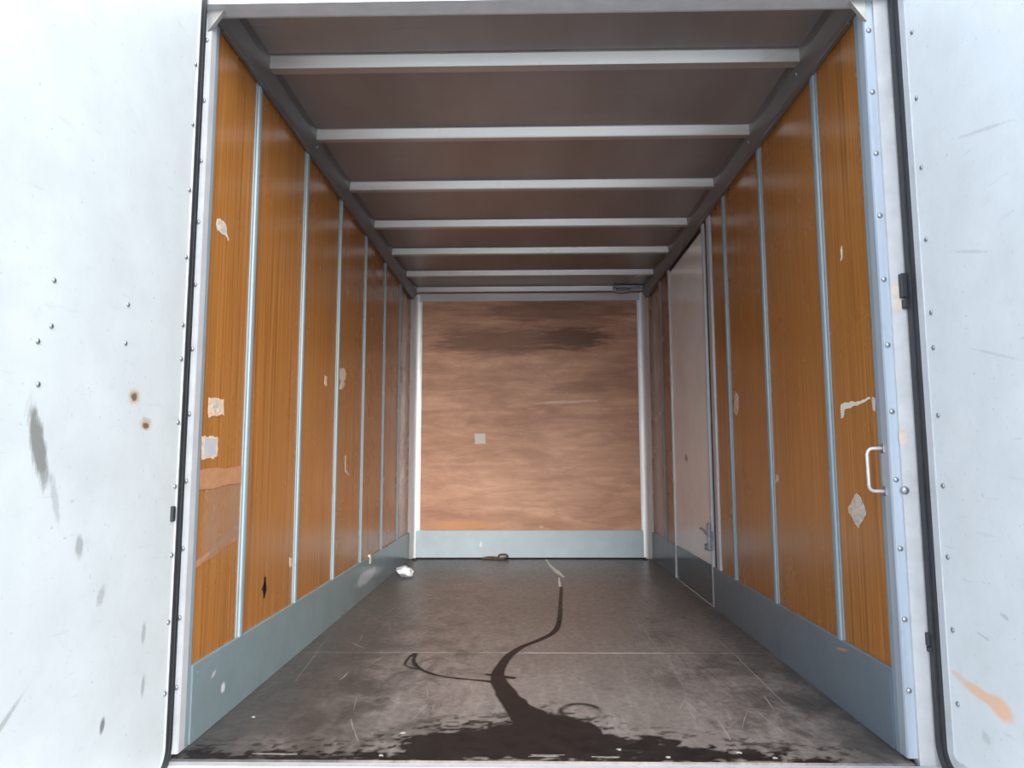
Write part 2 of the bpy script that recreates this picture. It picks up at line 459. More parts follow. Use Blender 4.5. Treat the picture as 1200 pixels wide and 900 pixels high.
# ------------------------------------------------------------------ setting: ground, floor
Y0, YB, XW, ZC = 2.20, 6.476, 1.10, 2.495
ZK = 0.243
g = box('ground', -14, 14, -12, 16, -1.05, -0.95, CONC); struct(g, 'grey concrete ground around the truck')
fl = struct(box('floor', -1.12, 1.12, 2.195, 6.50, -0.10, -0.018, DARKM, origin=(0, 0, 0)), 'dark worn cargo floor of the truck box')
YJ = 3.365
box('floor_sheet', -1.099, 1.099, 2.183, YJ - 0.003, -0.018, 0.0, FLOOR, fl, 0.002, origin=(0, 0, 0))
box('floor_sheet', -1.099, 1.099, YJ + 0.003, 6.472, -0.018, 0.0, FLOOR, fl, 0.002, origin=(0, 0, 0))
sc = []
scr = [(0.576, 4.3, 0.583, 3.044), (0.915, 3.573, 0.904, 2.688), (0.644, 3.371, 0.635, 2.64), (0.503, 3.128, 0.544, 3.044), (0.477, 3.02, 0.462, 2.898), (0.605, 3.37, 0.569, 2.777), (-0.967, 2.912, -1.043, 3.671), (-0.429, 2.865, -0.404, 2.736), (-0.606, 2.423, -0.567, 2.317), (-0.64, 2.523, -0.607, 2.415), (-0.283, 3.805, -0.23, 3.361), (0.571, 4.373, 0.511, 3.521), (0.622, 2.556, 0.609, 2.268), (-0.762, 4.172, -0.699, 4.989)]
R2 = random.Random(9)
for _ in range(70):
    x, y = R2.uniform(-0.9, 0.9), R2.uniform(2.35, 5.2); a = R2.gauss(1.57, 0.35); L = R2.uniform(0.03, 0.25)
    scr.append((x, y, x + L * math.cos(a), y + L * math.sin(a)))
for a in scr:
    p, q = Vector((a[0], a[1], 0.0004)), Vector((a[2], a[3], 0.0004)); d = (q - p); L = d.length; d /= L
    s_ = Vector((-d.y, d.x, 0)); hw = R2.uniform(0.0005, 0.0014)
    n = max(2, int(L / 0.12)); pts = []
    for i in range(n + 1):
        t = i / n; pts.append(p + d * L * t + s_ * R2.gauss(0, 0.0015))
    vs = []; fs = []
    for i, c in enumerate(pts):
        ww = hw * (0.3 + math.sin(math.pi * (0.1 + 0.8 * i / n)))
        vs += [c - s_ * ww, c + s_ * ww]
        if i: fs.append([2 * i - 2, 2 * i - 1, 2 * i + 1, 2 * i])
    sc.append((vs, fs))
o = put('scratch', *join(*sc), SCR, fl); o['kind'] = 'stuff'; o['label'] = 'pale scratches worn into the dark floor'
# pale residue rubbed into the joint of the two floor sheets
jo = box('joint_filler', -0.05, 0.60, YJ - 0.003, YJ + 0.003, -0.012, 0.0006, SCR, fl, label='pale filler packed in the floor joint')

# ------------------------------------------------------------------ side walls
YF = 2.285
LSTUD = [2.660, 3.281, 3.919, 4.557, 5.206, 5.836]
RSTUD = [2.639, 3.288, 3.909]
def cover_strip(y, sgn, z0, z1, parent, wd=0.056, mat=None):
    x = sgn * XW; i = -sgn; h = wd / 2
    prof = [(x, y - h), (x + i * 0.004, y - h), (x + i * 0.0045, y - h + 0.011), (x + i * 0.010, y - h + 0.014), (x + i * 0.0115, y - 0.004),
            (x + i * 0.0115, y + 0.004), (x + i * 0.010, y + h - 0.014), (x + i * 0.0045, y + h - 0.011), (x + i * 0.004, y + h), (x, y + h)]
    return prism('cover_strip', prof, 2, z0, z1, mat or STRIP, parent)
def panel_bay(sgn, ya, yb, parent, z0=ZK - 0.02, z1=2.41):
    xi, xo = sgn * XW, sgn * (XW + 0.014)
    return box('panel', min(xi, xo), max(xi, xo), ya, yb, z0, z1, LAM, parent, 0.0015)

wl = struct(box('wall_left', -1.20, -1.135, 2.25, 6.56, -0.10, 2.56, SHELL, origin=(0, 0, 0)), 'left wall of the cargo box lined with orange wood laminate')
wr = struct(box('wall_right', 1.135, 1.20, 2.25, 6.56, -0.10, 2.56, SHELL, origin=(0, 0, 0)), 'right wall of the cargo box lined with orange wood laminate')
box('inner_lining', -1.134, -1.118, 2.29, 6.5, 0, 2.5, DARKM, wl, origin=(0, 0, 0))
box('inner_lining', 1.118, 1.134, 2.29, 6.5, 0, 2.5, DARKM, wr, origin=(0, 0, 0))
edges = [YF] + LSTUD + [YB - 0.02]
for i in range(len(edges) - 1):
    ya, yb = edges[i] + 0.002, edges[i + 1] - 0.002
    if i == 1:      # this panel has a ragged hole punched through it
        hole = []
        r_ = random.Random(3)
        for k in range(14):
            a = -2 * math.pi * k / 14; rr = 1 + r_.uniform(-0.28, 0.28)
            hole.append((2.912 + 0.026 * math.cos(a) * rr * (0.7 if math.sin(a) > 0 else 1.1), 0.372 + 0.042 * math.sin(a) * rr))
        outer = [(ya, ZK - 0.02), (yb, ZK - 0.02), (yb, 2.41), (ya, 2.41)]
        tri = tessellate_polygon([[Vector((a, b, 0)) for a, b in outer], [Vector((a, b, 0)) for a, b in hole]])
        P = outer + hole; n = len(P)
        vs = [(-XW, a, b) for a, b in P] + [(-XW - 0.005, a, b) for a, b in P]
        fs = [list(t) for t in tri] + [[v + n for v in t][::-1] for t in tri]
        for i0, m_ in ((0, 4), (4, 14)):
            fs += [[i0 + k, i0 + (k + 1) % m_, n + i0 + (k + 1) % m_, n + i0 + k] for k in range(m_)]
        o = put('panel', vs, fs, LAM, wl, label='laminate panel with a ragged dark hole low down')
        o.data.materials.append(DARKM)
        for p in o.data.polygons[-14:]: p.material_index = 1
    else: panel_bay(-1, ya, yb, wl)
for y in LSTUD: cover_strip(y, -1, ZK - 0.003, 2.405, wl, 0.056 if y < 4.3 else 0.046)
for ya, yb in zip([YF] + RSTUD, RSTUD + [4.19]): panel_bay(1, ya + 0.002, yb - 0.002, wr)
for ya, yb in ((5.49, 5.81), (5.81, YB - 0.02)): panel_bay(1, ya + 0.002, yb - 0.002, wr)
for y in RSTUD: cover_strip(y, 1, ZK - 0.003, 2.405, wr)
cover_strip(5.815, 1, ZK - 0.003, 2.405, wr, 0.046)
# aluminium strip closing the front edge of each wall
for sgn, par in ((-1, wl), (1, wr)):
    x = sgn * XW; i = -sgn
    prism('edge_strip', [(x - i * 0.014, 2.243), (x + i * 0.004, 2.243), (x + i * 0.006, 2.252), (x + i * 0.006, 2.278), (x + i * 0.003, 2.288), (x - i * 0.014, 2.288)], 2, 0.0, 2.41, STRIP, par)

def kickplate(name, sgn, ya, yb, mat, parent=None, z1=ZK):
    x = sgn * XW; i = -sgn
    prof = [(x - i * 0.012, 0.001), (x + i * 0.010, 0.001), (x + i * 0.010, z1 - 0.004), (x + i * 0.007, z1), (x - i * 0.012, z1)]
    return prism(name, prof, 1, ya, yb, mat, parent, origin=(0, 0, 0))
struct(kickplate('baseboard_left', -1, 2.288, YB - 0.03, KICK_L), 'blue-grey painted kick plate along the left wall')
kr = struct(kickplate('baseboard_right', 1, 2.288, 4.355, KICK_R), 'dark blue-grey kick plate along the right wall')
kickplate('kick_plate', 1, 5.48, YB - 0.03, KICK_R, kr)

# ------------------------------------------------------------------ back wall
wb = struct(box('wall_back', -1.2, 1.2, 6.50, 6.56, -0.10, 2.56, SHELL, origin=(0, 0, 0)), 'back wall of the cargo box lined with worn red-brown plywood')
box('plywood_panel', -1.09, 1.09, YB, YB + 0.02, ZK, 2.45, PLY, wb, origin=(0, 0, 0))
bb = struct(prism('baseboard_back', [(YB + 0.01, 0.014), (YB - 0.008, 0.014), (YB - 0.008, 0.250), (YB - 0.004, 0.255), (YB + 0.01, 0.255)], 0, -1.04, 1.02, KICK_B), 'pale blue kick plate along the back wall')
box('gap_strip', -1.08, 1.08, YB - 0.004, YB + 0.01, 0.0, 0.014, DARKM, bb)
# dents in the pale kick plate
put('dent', *scrapg((-0.452, YB - 0.008, 0.135), (1, 0, 0), (0, 0, 1), (0, -1, 0), [(-0.012, -0.03), (0.014, -0.028), (0.010, 0.03), (-0.002, 0.025)], 0.0012), STEEL, bb, label='dark gouge in the pale kick plate')

def cove(name, sgn):
    r = 0.085; prof = []
    cx_, cy_ = sgn * (XW - r), YB - r
    for k in range(13):
        a = math.pi / 2 * k / 12
        prof.append((cx_ + sgn * r * math.cos(a), cy_ + r * math.sin(a)))
    flange = [(sgn * (XW - r - 0.012), YB - 0.001), (sgn * (XW - r - 0.012), YB + 0.006), (sgn * (XW + 0.006), YB + 0.006), (sgn * (XW + 0.006), YB - r)]
    return prism(name, prof + flange, 2, 0.004, 2.44, COVE, origin=(sgn * XW, YB, 0), smooth=False)
for k, sgn in ((5, -1), (6, 1)):
    o = struct(cove('trim_%d' % k, sgn), 'rounded aluminium corner cove at the %s end of the back wall' % ('left' if sgn < 0 else 'right'))
    for p in o.data.polygons:
        if len(p.vertices) == 4: p.use_smooth = True
    o.data.set_sharp_from_angle(angle=math.radians(25))
tb = struct(prism('trim_7', [(YB + 0.01, 2.372), (YB - 0.012, 2.372), (YB - 0.014, 2.376), (YB - 0.014, 2.440), (YB + 0.01, 2.446)], 0, -1.03, 1.03, BEAM), 'aluminium strip along the top of the back wall')

# ------------------------------------------------------------------ ceiling
ce = struct(box('ceiling', -1.2, 1.2, 2.19, 6.56, ZC + 0.012, 2.56, DARKM, origin=(0, 0, 0)), 'satin metal ceiling crossed by seven roof beams')
BY = [2.633, 3.262, 3.915, 4.580, 5.209, 5.850, 6.415]
prev = 2.25
for k, y in enumerate(BY):
    box('roof_panel', -1.09, 1.09, prev, y - 0.019, ZC - 0.004, ZC + 0.010, ROOF, ce, 0.0015)
    d = 0.066 if k == 0 else 0.056
    if k == 6: d = 0.05
    prof = [(y - 0.006, ZC + 0.004), (y - 0.004, ZC - 0.004), (y + 0.012, 2.455), (y + 0.016, 2.450), (y + d - 0.006, 2.450), (y + d - 0.001, 2.456), (y + d, ZC + 0.004)]
    prism('roof_beam', prof, 0, -1.07, 1.07, BEAM, ce)
    prev = y + d
for k, sgn in ((8, -1), (9, 1)):
    x = sgn * XW; i = -sgn
    prof = [(x - i * 0.01, 2.383), (x + i * 0.016, 2.383), (x + i * 0.018, 2.392), (x + i * 0.024, 2.402), (x + i * 0.046, 2.455), (x + i * 0.052, 2.485), (x + i * 0.055, ZC + 0.006), (x - i * 0.01, ZC + 0.006)]
    tr = struct(prism('trim_%d' % k, prof, 1, 2.235, YB - 0.002, RAIL), 'dark metal rail along the top of the %s wall' % ('left' if sgn < 0 else 'right'))
    box('lip', min(x + i * 0.010, x + i * 0.026), max(x + i * 0.010, x + i * 0.026), 2.29, YB - 0.09, 2.374, 2.3835, RAIL, tr, 0.002)
    for y in ([2.69, 4.62, 3.30] if sgn > 0 else [3.30, 4.62]):
        rivet((x + i * 0.036, y + 0.02, 2.432), (i, 0, -0.45), tr, 1.0)

# ------------------------------------------------------------------ rear frame: header, posts, sill
FZ = [2.285, 2.072, 1.864, 1.657, 1.449, 1.239, 1.031, 0.822, 0.615, 0.407, 0.202]
hd = struct(prism('trim_1', [(2.156, 2.387), (2.225, 2.387), (2.245, 2.395), (2.245, 2.56), (2.156, 2.56)], 0, -1.21, 1.21, POST), 'pale grey header across the rear opening')
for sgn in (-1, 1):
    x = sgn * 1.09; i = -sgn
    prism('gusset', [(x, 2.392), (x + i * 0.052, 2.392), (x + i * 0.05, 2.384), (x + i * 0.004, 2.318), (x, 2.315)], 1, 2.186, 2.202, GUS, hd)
for (cx_, L) in ((-0.13, 0.085), (0.085, 0.05), (0.155, 0.03)):
    put('scuff_mark', *scrapg((cx_, 2.156, 2.402), (1, 0, 0), (0, 0, 1), (0, -1, 0), ragged(L, 0.012, 16, 0.5, int(cx_ * 100) + 40), 0.0006), BLACKM, hd, label='black scuff on the header')
for k, sgn in ((2, -1), (3, 1)):
    def mx(P): return [(sgn * a, b) for a, b in P]
    side = 'left' if sgn < 0 else 'right'
    po = struct(prism('trim_%d' % k, mx([(1.21, 2.185), (1.113, 2.185), (1.113, 2.215), (1.125, 2.283), (1.21, 2.25)]), 2, -0.12, 2.39, POST), 'pale grey %s post of the rear opening' % side)
    prism('inner_band', mx([(1.1128, 2.194), (1.086, 2.194), (1.083, 2.200), (1.083, 2.236), (1.112, 2.240)]), 2, 0.010, 2.387, POSTIN if sgn > 0 else POST, po)
    for z in FZ: rivet((sgn * 1.098, 2.194, z), (0, -1, 0), po)
    if sgn > 0:
        rivet((1.118, 2.185, 0.79), (0, -1, 0), po, 1.5)
        b1 = put('catch', *join(boxg(1.138, 1.156, 2.166, 2.186, 1.385, 1.462, 0.002), boxg(1.144, 1.158, 2.170, 2.186, 1.352, 1.38, 0.002)), BLACKM, po, label='black metal catch on the right post')
        put('glue_patch', *scrapg((1.131, 2.185, 1.385), (1, 0, 0), (0, 0, 1), (0, -1, 0), ragged(0.030, 0.10, 16, 0.3, 5), 0.0006), TPATCH, po, label='beige patch of old glue by the catch')
        put('glue_patch', *scrapg((1.122, 2.185, 0.95), (1, 0, 0), (0, 0, 1), (0, -1, 0), ragged(0.026, 0.06, 16, 0.35, 6), 0.0006), TPATCH, po, label='beige patch of old glue above the grab handle')
        put('bracket', *join(boxg(1.150, 1.163, 2.168, 2.186, 0.335, 0.372, 0.002), boxg(1.152, 1.160, 2.164, 2.186, 0.318, 0.333, 0.002)), BLACKM, po, label='small black bracket low on the right post')
si = struct(prism('trim_4', [(2.150, -0.16), (2.150, -0.014), (2.153, -0.006), (2.1825, -0.006), (2.1825, -0.16)], 0, -1.21, 1.21, POST), 'pale painted sill under the floor edge')

# ------------------------------------------------------------------ open rear doors, swung straight back towards the viewer
def ring(y0, y1, z0, z1, rad, inset):
    pts = []
    y0 += inset; y1 -= inset; z0 += inset; z1 -= inset; r = max(0.004, rad - inset)
    for cy_, cz_, a0 in ((y1 - r, z0 + r, -90), (y1 - r, z1 - r, 0), (y0 + r, z1 - r, 90), (y0 + r, z0 + r, 180)):
        for k in range(9):
            a = math.radians(a0 + 90 * k / 8); pts.append((cy_ + r * math.cos(a), cz_ + r * math.sin(a)))
    return pts
def ringg(xa, xb, outer, inner):
    n = len(outer); V = []; F = []
    for x in (xa, xb):
        V += [(x, a, b) for a, b in outer]; V += [(x, a, b) for a, b in inner]
    for k in range(n):
        j = (k + 1) % n
        F += [[k, j, n + j, n + k], [2 * n + k, 2 * n + j, 3 * n + j, 3 * n + k], [k, j, 2 * n + j, 2 * n + k], [n + k, n + j, 3 * n + j, 3 * n + k]]
    return V, F
def rear_door(name, sgn, xface, yh, seal_w, ext_w, paint, label, rz, ry, bulb=0.009):
    d = struct(empty(name, (0, 0, 0)), label)
    i = -sgn; th = 0.055
    y0, y1, z0, z1 = yh - 1.12, yh, -0.03, 2.50
    o0 = ring(y0, y1, z0, z1, 0.10, 0); o1 = ring(y0, y1, z0, z1, 0.10, seal_w); o2 = ring(y0, y1, z0, z1, 0.10, seal_w + ext_w)
    mid = ring(y0, y1, z0, z1, 0.10, seal_w * 0.45)
    put('seal', *join(ringg(xface + i * 0.004, xface - i * th, o0, o1), ringg(xface + i * bulb, xface - i * 0.004, o0, mid)), RUBBER, d, label='black rubber edge seal')
    put('edge_trim', *ringg(xface + i * 0.003, xface - i * th, o1, o2), LIP, d, label='grey edge profile')
    n = len(o2)
    vs = [(xface, a, b) for a, b in o2] + [(xface - i * th, a, b) for a, b in o2]
    fs = [list(range(n)), list(range(n, 2 * n))[::-1]] + [[k, (k + 1) % n, n + (k + 1) % n, n + k] for k in range(n)]
    put('leaf', vs, fs, paint, d, origin=(xface, 0, 0))
    for z in rz: rivet((xface, ry, z), (i, 0, 0), d, 0.9)
    return d
dl = rear_door('door_1', -1, -1.074, 2.130, 0.034, 0.004, DOOR_L, 'open white rear door on the left, swung back towards the viewer',
               [2.132, 1.933, 1.72, 1.506, 1.295, 1.191, 0.999, 0.809, 0.61, 0.419, 0.22], 2.080, 0.0055)
dr = rear_door('door_2', 1, 1.165, 2.176, 0.048, 0.030, DOOR_R, 'open pale blue-white rear door on the right, swung back towards the viewer',
               [2.196, 1.981, 1.761, 1.537, 1.315, 1.21, 1.011, 0.808, 0.607, 0.406, 0.206], 2.066)
for (y, z) in ((1.477, 1.276), (1.478, 1.175), (1.762, 1.286), (1.761, 1.185), (1.44, 1.135), (1.45, 1.045), (1.60, 2.075)):
    rivet((-1.074, y * 1.0135, 0.883 + (z - 0.883) * 1.0135), (1, 0, 0), dl, 0.75)
put('catch', *boxg(-1.076, -1.066, 2.062, 2.080, 0.708, 0.752, 0.002), BLACKM, dl, label='black metal catch on the left door edge')

# ------------------------------------------------------------------ side door in the right wall
d3 = struct(empty('door_3', (1.10, 4.92, 0)), 'pale grey side door in the right wall')
box('leaf', 1.103, 1.116, 4.40, 5.44, ZK, 2.352, SIDED, d3, 0.001, origin=(1.103, 0, 0))
kd = box('kick_plate', 1.098, 1.116, 4.40, 5.44, 0.016, ZK, KICK_D, d3, 0.002, label='dark slate kick plate of the side door')
box('threshold', 1.088, 1.116, 4.40, 5.44, 0.0005, 0.006, LIP, d3)
box('edge_strip', 1.090, 1.116, 4.362, 4.392, 0.0, 2.38, POST, d3, 0.002)
box('edge_strip', 1.090, 1.116, 5.442, 5.474, 0.0, 2.38, POST, d3, 0.002)
box('gasket', 1.106, 1.117, 4.275, 4.362, 0.245, 2.385, RUBBER, d3)
box('jamb_strip', 1.091, 1.116, 4.205, 4.272, ZK - 0.002, 2.39, POST, d3, 0.003)
box('head_gasket', 1.104, 1.116, 4.39, 5.45, 2.353, 2.385, RUBBER, d3)
la = put('latch', *join(boxg(1.085, 1.100, 4.36, 4.47, 0.335, 0.455, 0.003), boxg(1.066, 1.086, 4.375, 4.40, 0.335, 0.50, 0.003)), STEEL, d3, label='worn steel slam latch')
put('latch_lever', *join(tubeg([(1.075, 4.42, 0.43), (1.058, 4.44, 0.455), (1.052, 4.49, 0.46)], 0.008), tubeg([(1.088, 4.435, 0.352), (1.062, 4.435, 0.352)], 0.02, 10)), STEEL, la)
put('screw_cap', *tubeg([(1.104, 4.44, 0.545), (1.096, 4.44, 0.545)], 0.018, 10), PAPER, d3)

# ------------------------------------------------------------------ loose and fixed things
def gh():
    t = empty('grab_handle', (1.094, 2.245, 0.770))
    tag(t, 'pale metal D-shaped grab handle bolted to the right post', 'handle')
    pts = []
    y = 2.235
    za, zb, xo, xi = 0.785, 0.918, 1.092, 1.040
    for c, a0 in (((xi + 0.018, za + 0.018), 270), ((xi + 0.018, zb - 0.018), 180)):
        for k in range(6):
            a = math.radians(a0 - 90 * k / 5); pts.append((c[0] + 0.018 * math.cos(a), y + 0.012, c[1] + 0.018 * math.sin(a)))
    pts = [(xo, y, za)] + pts + [(xo, y, zb)]
    put('grip', *tubeg(pts, 0.0056, 10), HANDLE, t, smooth=True)
    box('back_plate', 1.0835, 1.094, y - 0.012, y + 0.014, 0.800, 0.902, HANDLE, t, 0.002)
    for z in (za, zb): box('foot', 1.0805, 1.094, y - 0.013, y + 0.013, z - 0.014, z + 0.014, STEEL, t, 0.003)
gh()

t = empty('ceiling_lamp', (0.88, 6.35, 2.42))
tag(t, 'small grey box lamp under the ceiling in the far right corner', 'lamp')
box('housing', 0.775, 0.985, 6.335, 6.405, 2.452, 2.4885, STEEL, t, 0.006)
box('lens', 0.80, 0.93, 6.328, 6.40, 2.428, 2.452, LENS, t, 0.006)
box('bracket', 0.985, 1.048, 6.345, 6.395, 2.455, 2.4885, STEEL, t, 0.003)

# crumpled white paper on the floor by the left wall
def crumple(name, c, sx, sy, sz, mat, seed):
    bm = bmesh.new(); bmesh.ops.create_icosphere(bm, subdivisions=4, radius=1)
    r = np.random.default_rng(seed); ns = r.normal(size=(16, 3)); of = r.uniform(0.35, 0.95, 16)
    for v in bm.verts:
        p = v.co.copy(); k = 1.0
        for n_, o_ in zip(ns, of):
            n_ = Vector(n_).normalized(); d = p.dot(n_)
            if d > o_: k = min(k, o_ / d)
        p *= k
        p *= 1 + 0.10 * math.sin(9 * p.x + 4 * p.y) * math.cos(8 * p.z + 5 * p.y)
        v.co = Vector((p.x * sx, p.y * sy, p.z * sz))
    lo = min(v.co.z for v in bm.verts)
    for v in bm.verts: v.co.z = max(0.0, v.co.z - lo - 0.012)
    vs = [v.co + Vector(c) for v in bm.verts]; bm.verts.index_update()
    fs = [[v.index for v in f.verts] for f in bm.faces]; bm.free()
    return put(name, vs, fs, mat, origin=c)
tag(crumple('crumpled_paper', (-0.968, 5.46, 0.0012), 0.112, 0.085, 0.066, PAPER, 3), 'crumpled white paper lying on the floor against the left kick plate', 'paper')

# curled cord scrap and dirt at the back wall
pts = []
for k in range(40):
    tt = k / 39
    if tt < 0.6: pts.append((-0.43 + 0.22 * tt / 0.6, 6.435 + 0.012 * math.sin(9 * tt), 0.012 + 0.010 * abs(math.sin(7 * tt))))
    else:
        a = (tt - 0.6) / 0.4 * 5.2
        pts.append((-0.245 + 0.042 * math.sin(a), 6.435 + 0.01 * math.cos(a), 0.030 - 0.018 * math.cos(a)))
vs, fs = tubeg(pts, 0.008, 7); pts2 = [(p[0] - 0.01 + 0.01 * math.sin(i), p[1] - 0.014, 0.010 + 0.003 * math.sin(2 * i)) for i, p in enumerate(pts[:26])]
tag(put('cord_scrap', *join((vs, fs), tubeg(pts2, 0.008, 7)), CORD, smooth=True), 'brown scrap of cord ending in a loop at the foot of the back wall', 'cord')
tag(crumple('dirt_clump', (-1.035, 6.37, 0.0012), 0.035, 0.03, 0.024, DIRT, 8), 'dark clump of dirt on the floor in the back left corner', 'dirt')
tag(crumple('dirt_clump', (1.02, 6.395, 0.0012), 0.022, 0.02, 0.022, DIRT, 9), 'small dark clump of dirt in the back right corner', 'dirt')

EX, EY, EZ = (1, 0, 0), (0, 1, 0), (0, 0, 1)
WXL, WXR = -XW, XW
def rough(outline, vs=1.0, seed=1):
    r = random.Random(seed); P = [(a, b * vs) for a, b in outline]; out = []
    for i, (a, b) in enumerate(P):
        c, d = P[(i + 1) % len(P)]; L = math.hypot(c - a, d - b); m = max(1, int(L / 0.012))
        for k in range(m):
            t = k / m; j = 0.0035 if k else 0.001
            out.append((a + (c - a) * t + r.uniform(-j, j), b + (d - b) * t + r.uniform(-j, j)))
    return out
def left_scrap(name, y, z, outline, mat, label, cat, th=0.0015, bulge=0.0, off=0.0002, vs=1.0):
    if len(outline) > 3: outline = rough(outline, vs, int(y * 100))
    return tag(put(name, *scrapg((WXL, y, z), EY, EZ, EX, outline, th, bulge, off), mat), label, cat)
def right_scrap(name, y, z, outline, mat, label, cat, th=0.0015, bulge=0.0, off=0.0002, vs=1.0):
    outline = rough(outline, vs, int(y * 100) + 7)
    return tag(put(name, *scrapg((WXR, y, z), EY, EZ, (-1, 0, 0), outline, th, bulge, off), mat), label, cat)

o = left_scrap('torn_sticker', 2.39, 1.065, [(-0.055, 0.062), (0.06, 0.07), (0.058, 0.035), (0.062, -0.01), (0.068, -0.05), (0.05, -0.035), (0.03, -0.045), (-0.02, -0.058), (-0.05, -0.075), (-0.058, -0.02)],
               TORN, 'torn pale sticker remnant above the white paper on the left wall', 'sticker', vs=0.5)
put('print_residue', *scrapg((WXL + 0.0018, 2.385, 1.070), EY, EZ, EX, rough(ragged(0.08, 0.05, 16, 0.6, 2)), 0.0006), TORN2, o, label='grey scraped print')
o = left_scrap('paper_label', 2.358, 0.928, [(-0.062, 0.072), (0.058, 0.075), (0.06, -0.05), (0.035, -0.06), (0.03, -0.075), (-0.01, -0.065), (-0.055, -0.078), (-0.06, 0)],
               TORN, 'white paper label with torn lower edge just above the brown tape', 'label', vs=0.52)
put('paper_face', *scrapg((WXL + 0.0018, 2.356, 0.931), EY, EZ, EX, [(-0.046, 0.028), (0.045, 0.029), (0.046, -0.022), (0.015, -0.032), (-0.046, -0.029)], 0.0006), simple('label_face', (0.42, 0.41, 0.43), 0.8), o, label='white paper face')
left_scrap('sticker_residue', 2.377, 1.70, [(-0.04, 0.022), (-0.02, 0.036), (0.03, 0.03), (0.036, -0.005), (0.058, -0.03), (0.055, -0.045), (0.03, -0.022), (0.0, -0.034), (-0.035, -0.03), (-0.046, -0.005)],
           TORN2, 'small grey scraped sticker residue highest on the front left panel', 'sticker', vs=0.72)
o = left_scrap('sticker_scrap', 4.045, 1.365, [(-0.06, 0.08), (0.02, 0.10), (0.075, 0.06), (0.06, 0.0), (0.02, -0.03), (0.05, -0.06), (-0.01, -0.11), (-0.075, -0.13), (-0.04, -0.06), (-0.07, 0.0)],
               TORN, 'tan torn sticker scrap beside the third metal strip of the left wall', 'sticker', vs=0.6)
left_scrap('sticker_fleck', 3.70, 1.305, ragged(0.05, 0.06, 10, 0.5, 1), TORN, 'tiny tan fleck in front of the third strip on the left wall', 'sticker')
left_scrap('label_residue', 4.19, 0.865, [(-0.05, 0.05), (-0.035, 0.05), (-0.03, -0.03), (0.05, -0.06), (0.05, -0.075), (-0.045, -0.045)], TORN2, 'thin curled label residue low on the fourth left panel', 'sticker')
left_scrap('tape_tab', 4.83, 0.224, ragged(0.05, 0.06, 10, 0.25, 4), CREAM, 'small white tab stuck to the top of the left kick plate', 'tape', 0.012, 0, 0.0005)
left_scrap('panel_chip', 3.22, 0.43, ragged(0.035, 0.05, 10, 0.4, 6), TORN, 'small orange chip at the lower end of the second left panel', 'chip')

t = empty('taped_film', (WXL, 2.44, 0.55)); tag(t, 'clear plastic film held by brown tape on the front left panel', 'film')
put('film', *scrapg((WXL, 2.47, 0.705), EY, EZ, EX, [(-0.13, 0.11), (0.155, 0.12), (0.15, 0.0), (0.155, -0.09), (0.05, -0.11), (-0.13, -0.15), (-0.14, 0.0)], 0.0008, 0.002, 0.0004), FILM, t)
tp = put('tape', *scrapg((WXL, 2.44, 0.828), EY, EZ, EX, [(-0.15, 0.028), (-0.05, 0.034), (0.05, 0.03), (0.186, 0.038), (0.187, -0.026), (0.05, -0.028), (-0.05, -0.038), (-0.152, -0.036)], 0.0012, 0, 0.0016), TAPE, t, label='brown packing tape strip')
put('tape', *scrapg((WXL, 2.43, 0.585), EY, EZ, EX, [(-0.145, -0.012), (-0.05, -0.002), (0.03, 0.03), (0.11, 0.05), (0.19, 0.072), (0.19, 0.012), (0.08, -0.002), (0.0, -0.02), (-0.06, -0.03), (-0.15, -0.046)], 0.0012, 0, 0.0016), FILM, t, label='wrinkled clear tape strip')
put('tape_end', *scrapg((WXL, 2.335, 0.566), EY, EZ, EX, [(-0.055, -0.004), (0.04, 0.018), (0.05, 0.008), (-0.02, -0.018), (-0.058, -0.028)], 0.0008, 0, 0.003), TAPE, t, label='brown end of the lower tape')

right_scrap('tape_residue', 2.46, 1.07, [(-0.13, 0.030), (-0.02, 0.018), (0.05, 0.026), (0.085, 0.014), (0.088, -0.065), (0.07, -0.055), (0.062, -0.018), (0.0, -0.008), (-0.10, 0.010), (-0.13, 0.02)],
            CREAM, 'cream bent strip of tape residue high above the grab handle on the right wall', 'tape', vs=0.62)
right_scrap('tape_fleck', 2.305, 1.065, [(-0.012, 0.03), (0.012, 0.04), (0.010, -0.035), (-0.005, -0.05)], TPATCH, 'short beige tape fleck beside the right post above the grab handle', 'tape', vs=0.55)
o = right_scrap('torn_sticker', 2.462, 0.715, [(0.0, 0.072), (0.07, 0.0), (0.065, -0.02), (0.0, -0.085), (-0.06, -0.02), (-0.055, 0.01), (-0.02, 0.06)],
                TORN2, 'diamond-shaped torn sticker below the grab handle on the right wall', 'sticker', vs=0.75)
put('torn_edge', *scrapg((WXR - 0.0018, 2.462, 0.715), EY, EZ, (-1, 0, 0), rough([(-0.005, 0.05), (0.025, 0.034), (0.066, 0.0), (0.045, 0.003), (0.01, 0.03)]), 0.0006), TORN, o, label='pale torn edge')
right_scrap('sticker_scrap', 3.80, 1.18, [(-0.04, 0.04), (0.0, 0.075), (0.03, 0.03), (0.05, -0.03), (0.0, -0.06), (-0.03, -0.02)], TORN, 'tan sticker scrap deep on the right wall before the third strip', 'sticker')
right_scrap('paint_fleck', 2.475, 1.62, [(-0.004, 0.025), (0.006, 0.015), (0.004, -0.012), (0.012, -0.028), (-0.002, -0.02), (-0.006, 0.0)], CREAM, 'cream fleck high on the front right panel', 'chip')
right_scrap('panel_chip', 3.23, 0.80, ragged(0.045, 0.05, 10, 0.5, 8), TORN, 'small orange chip beside the second strip of the right wall', 'chip')
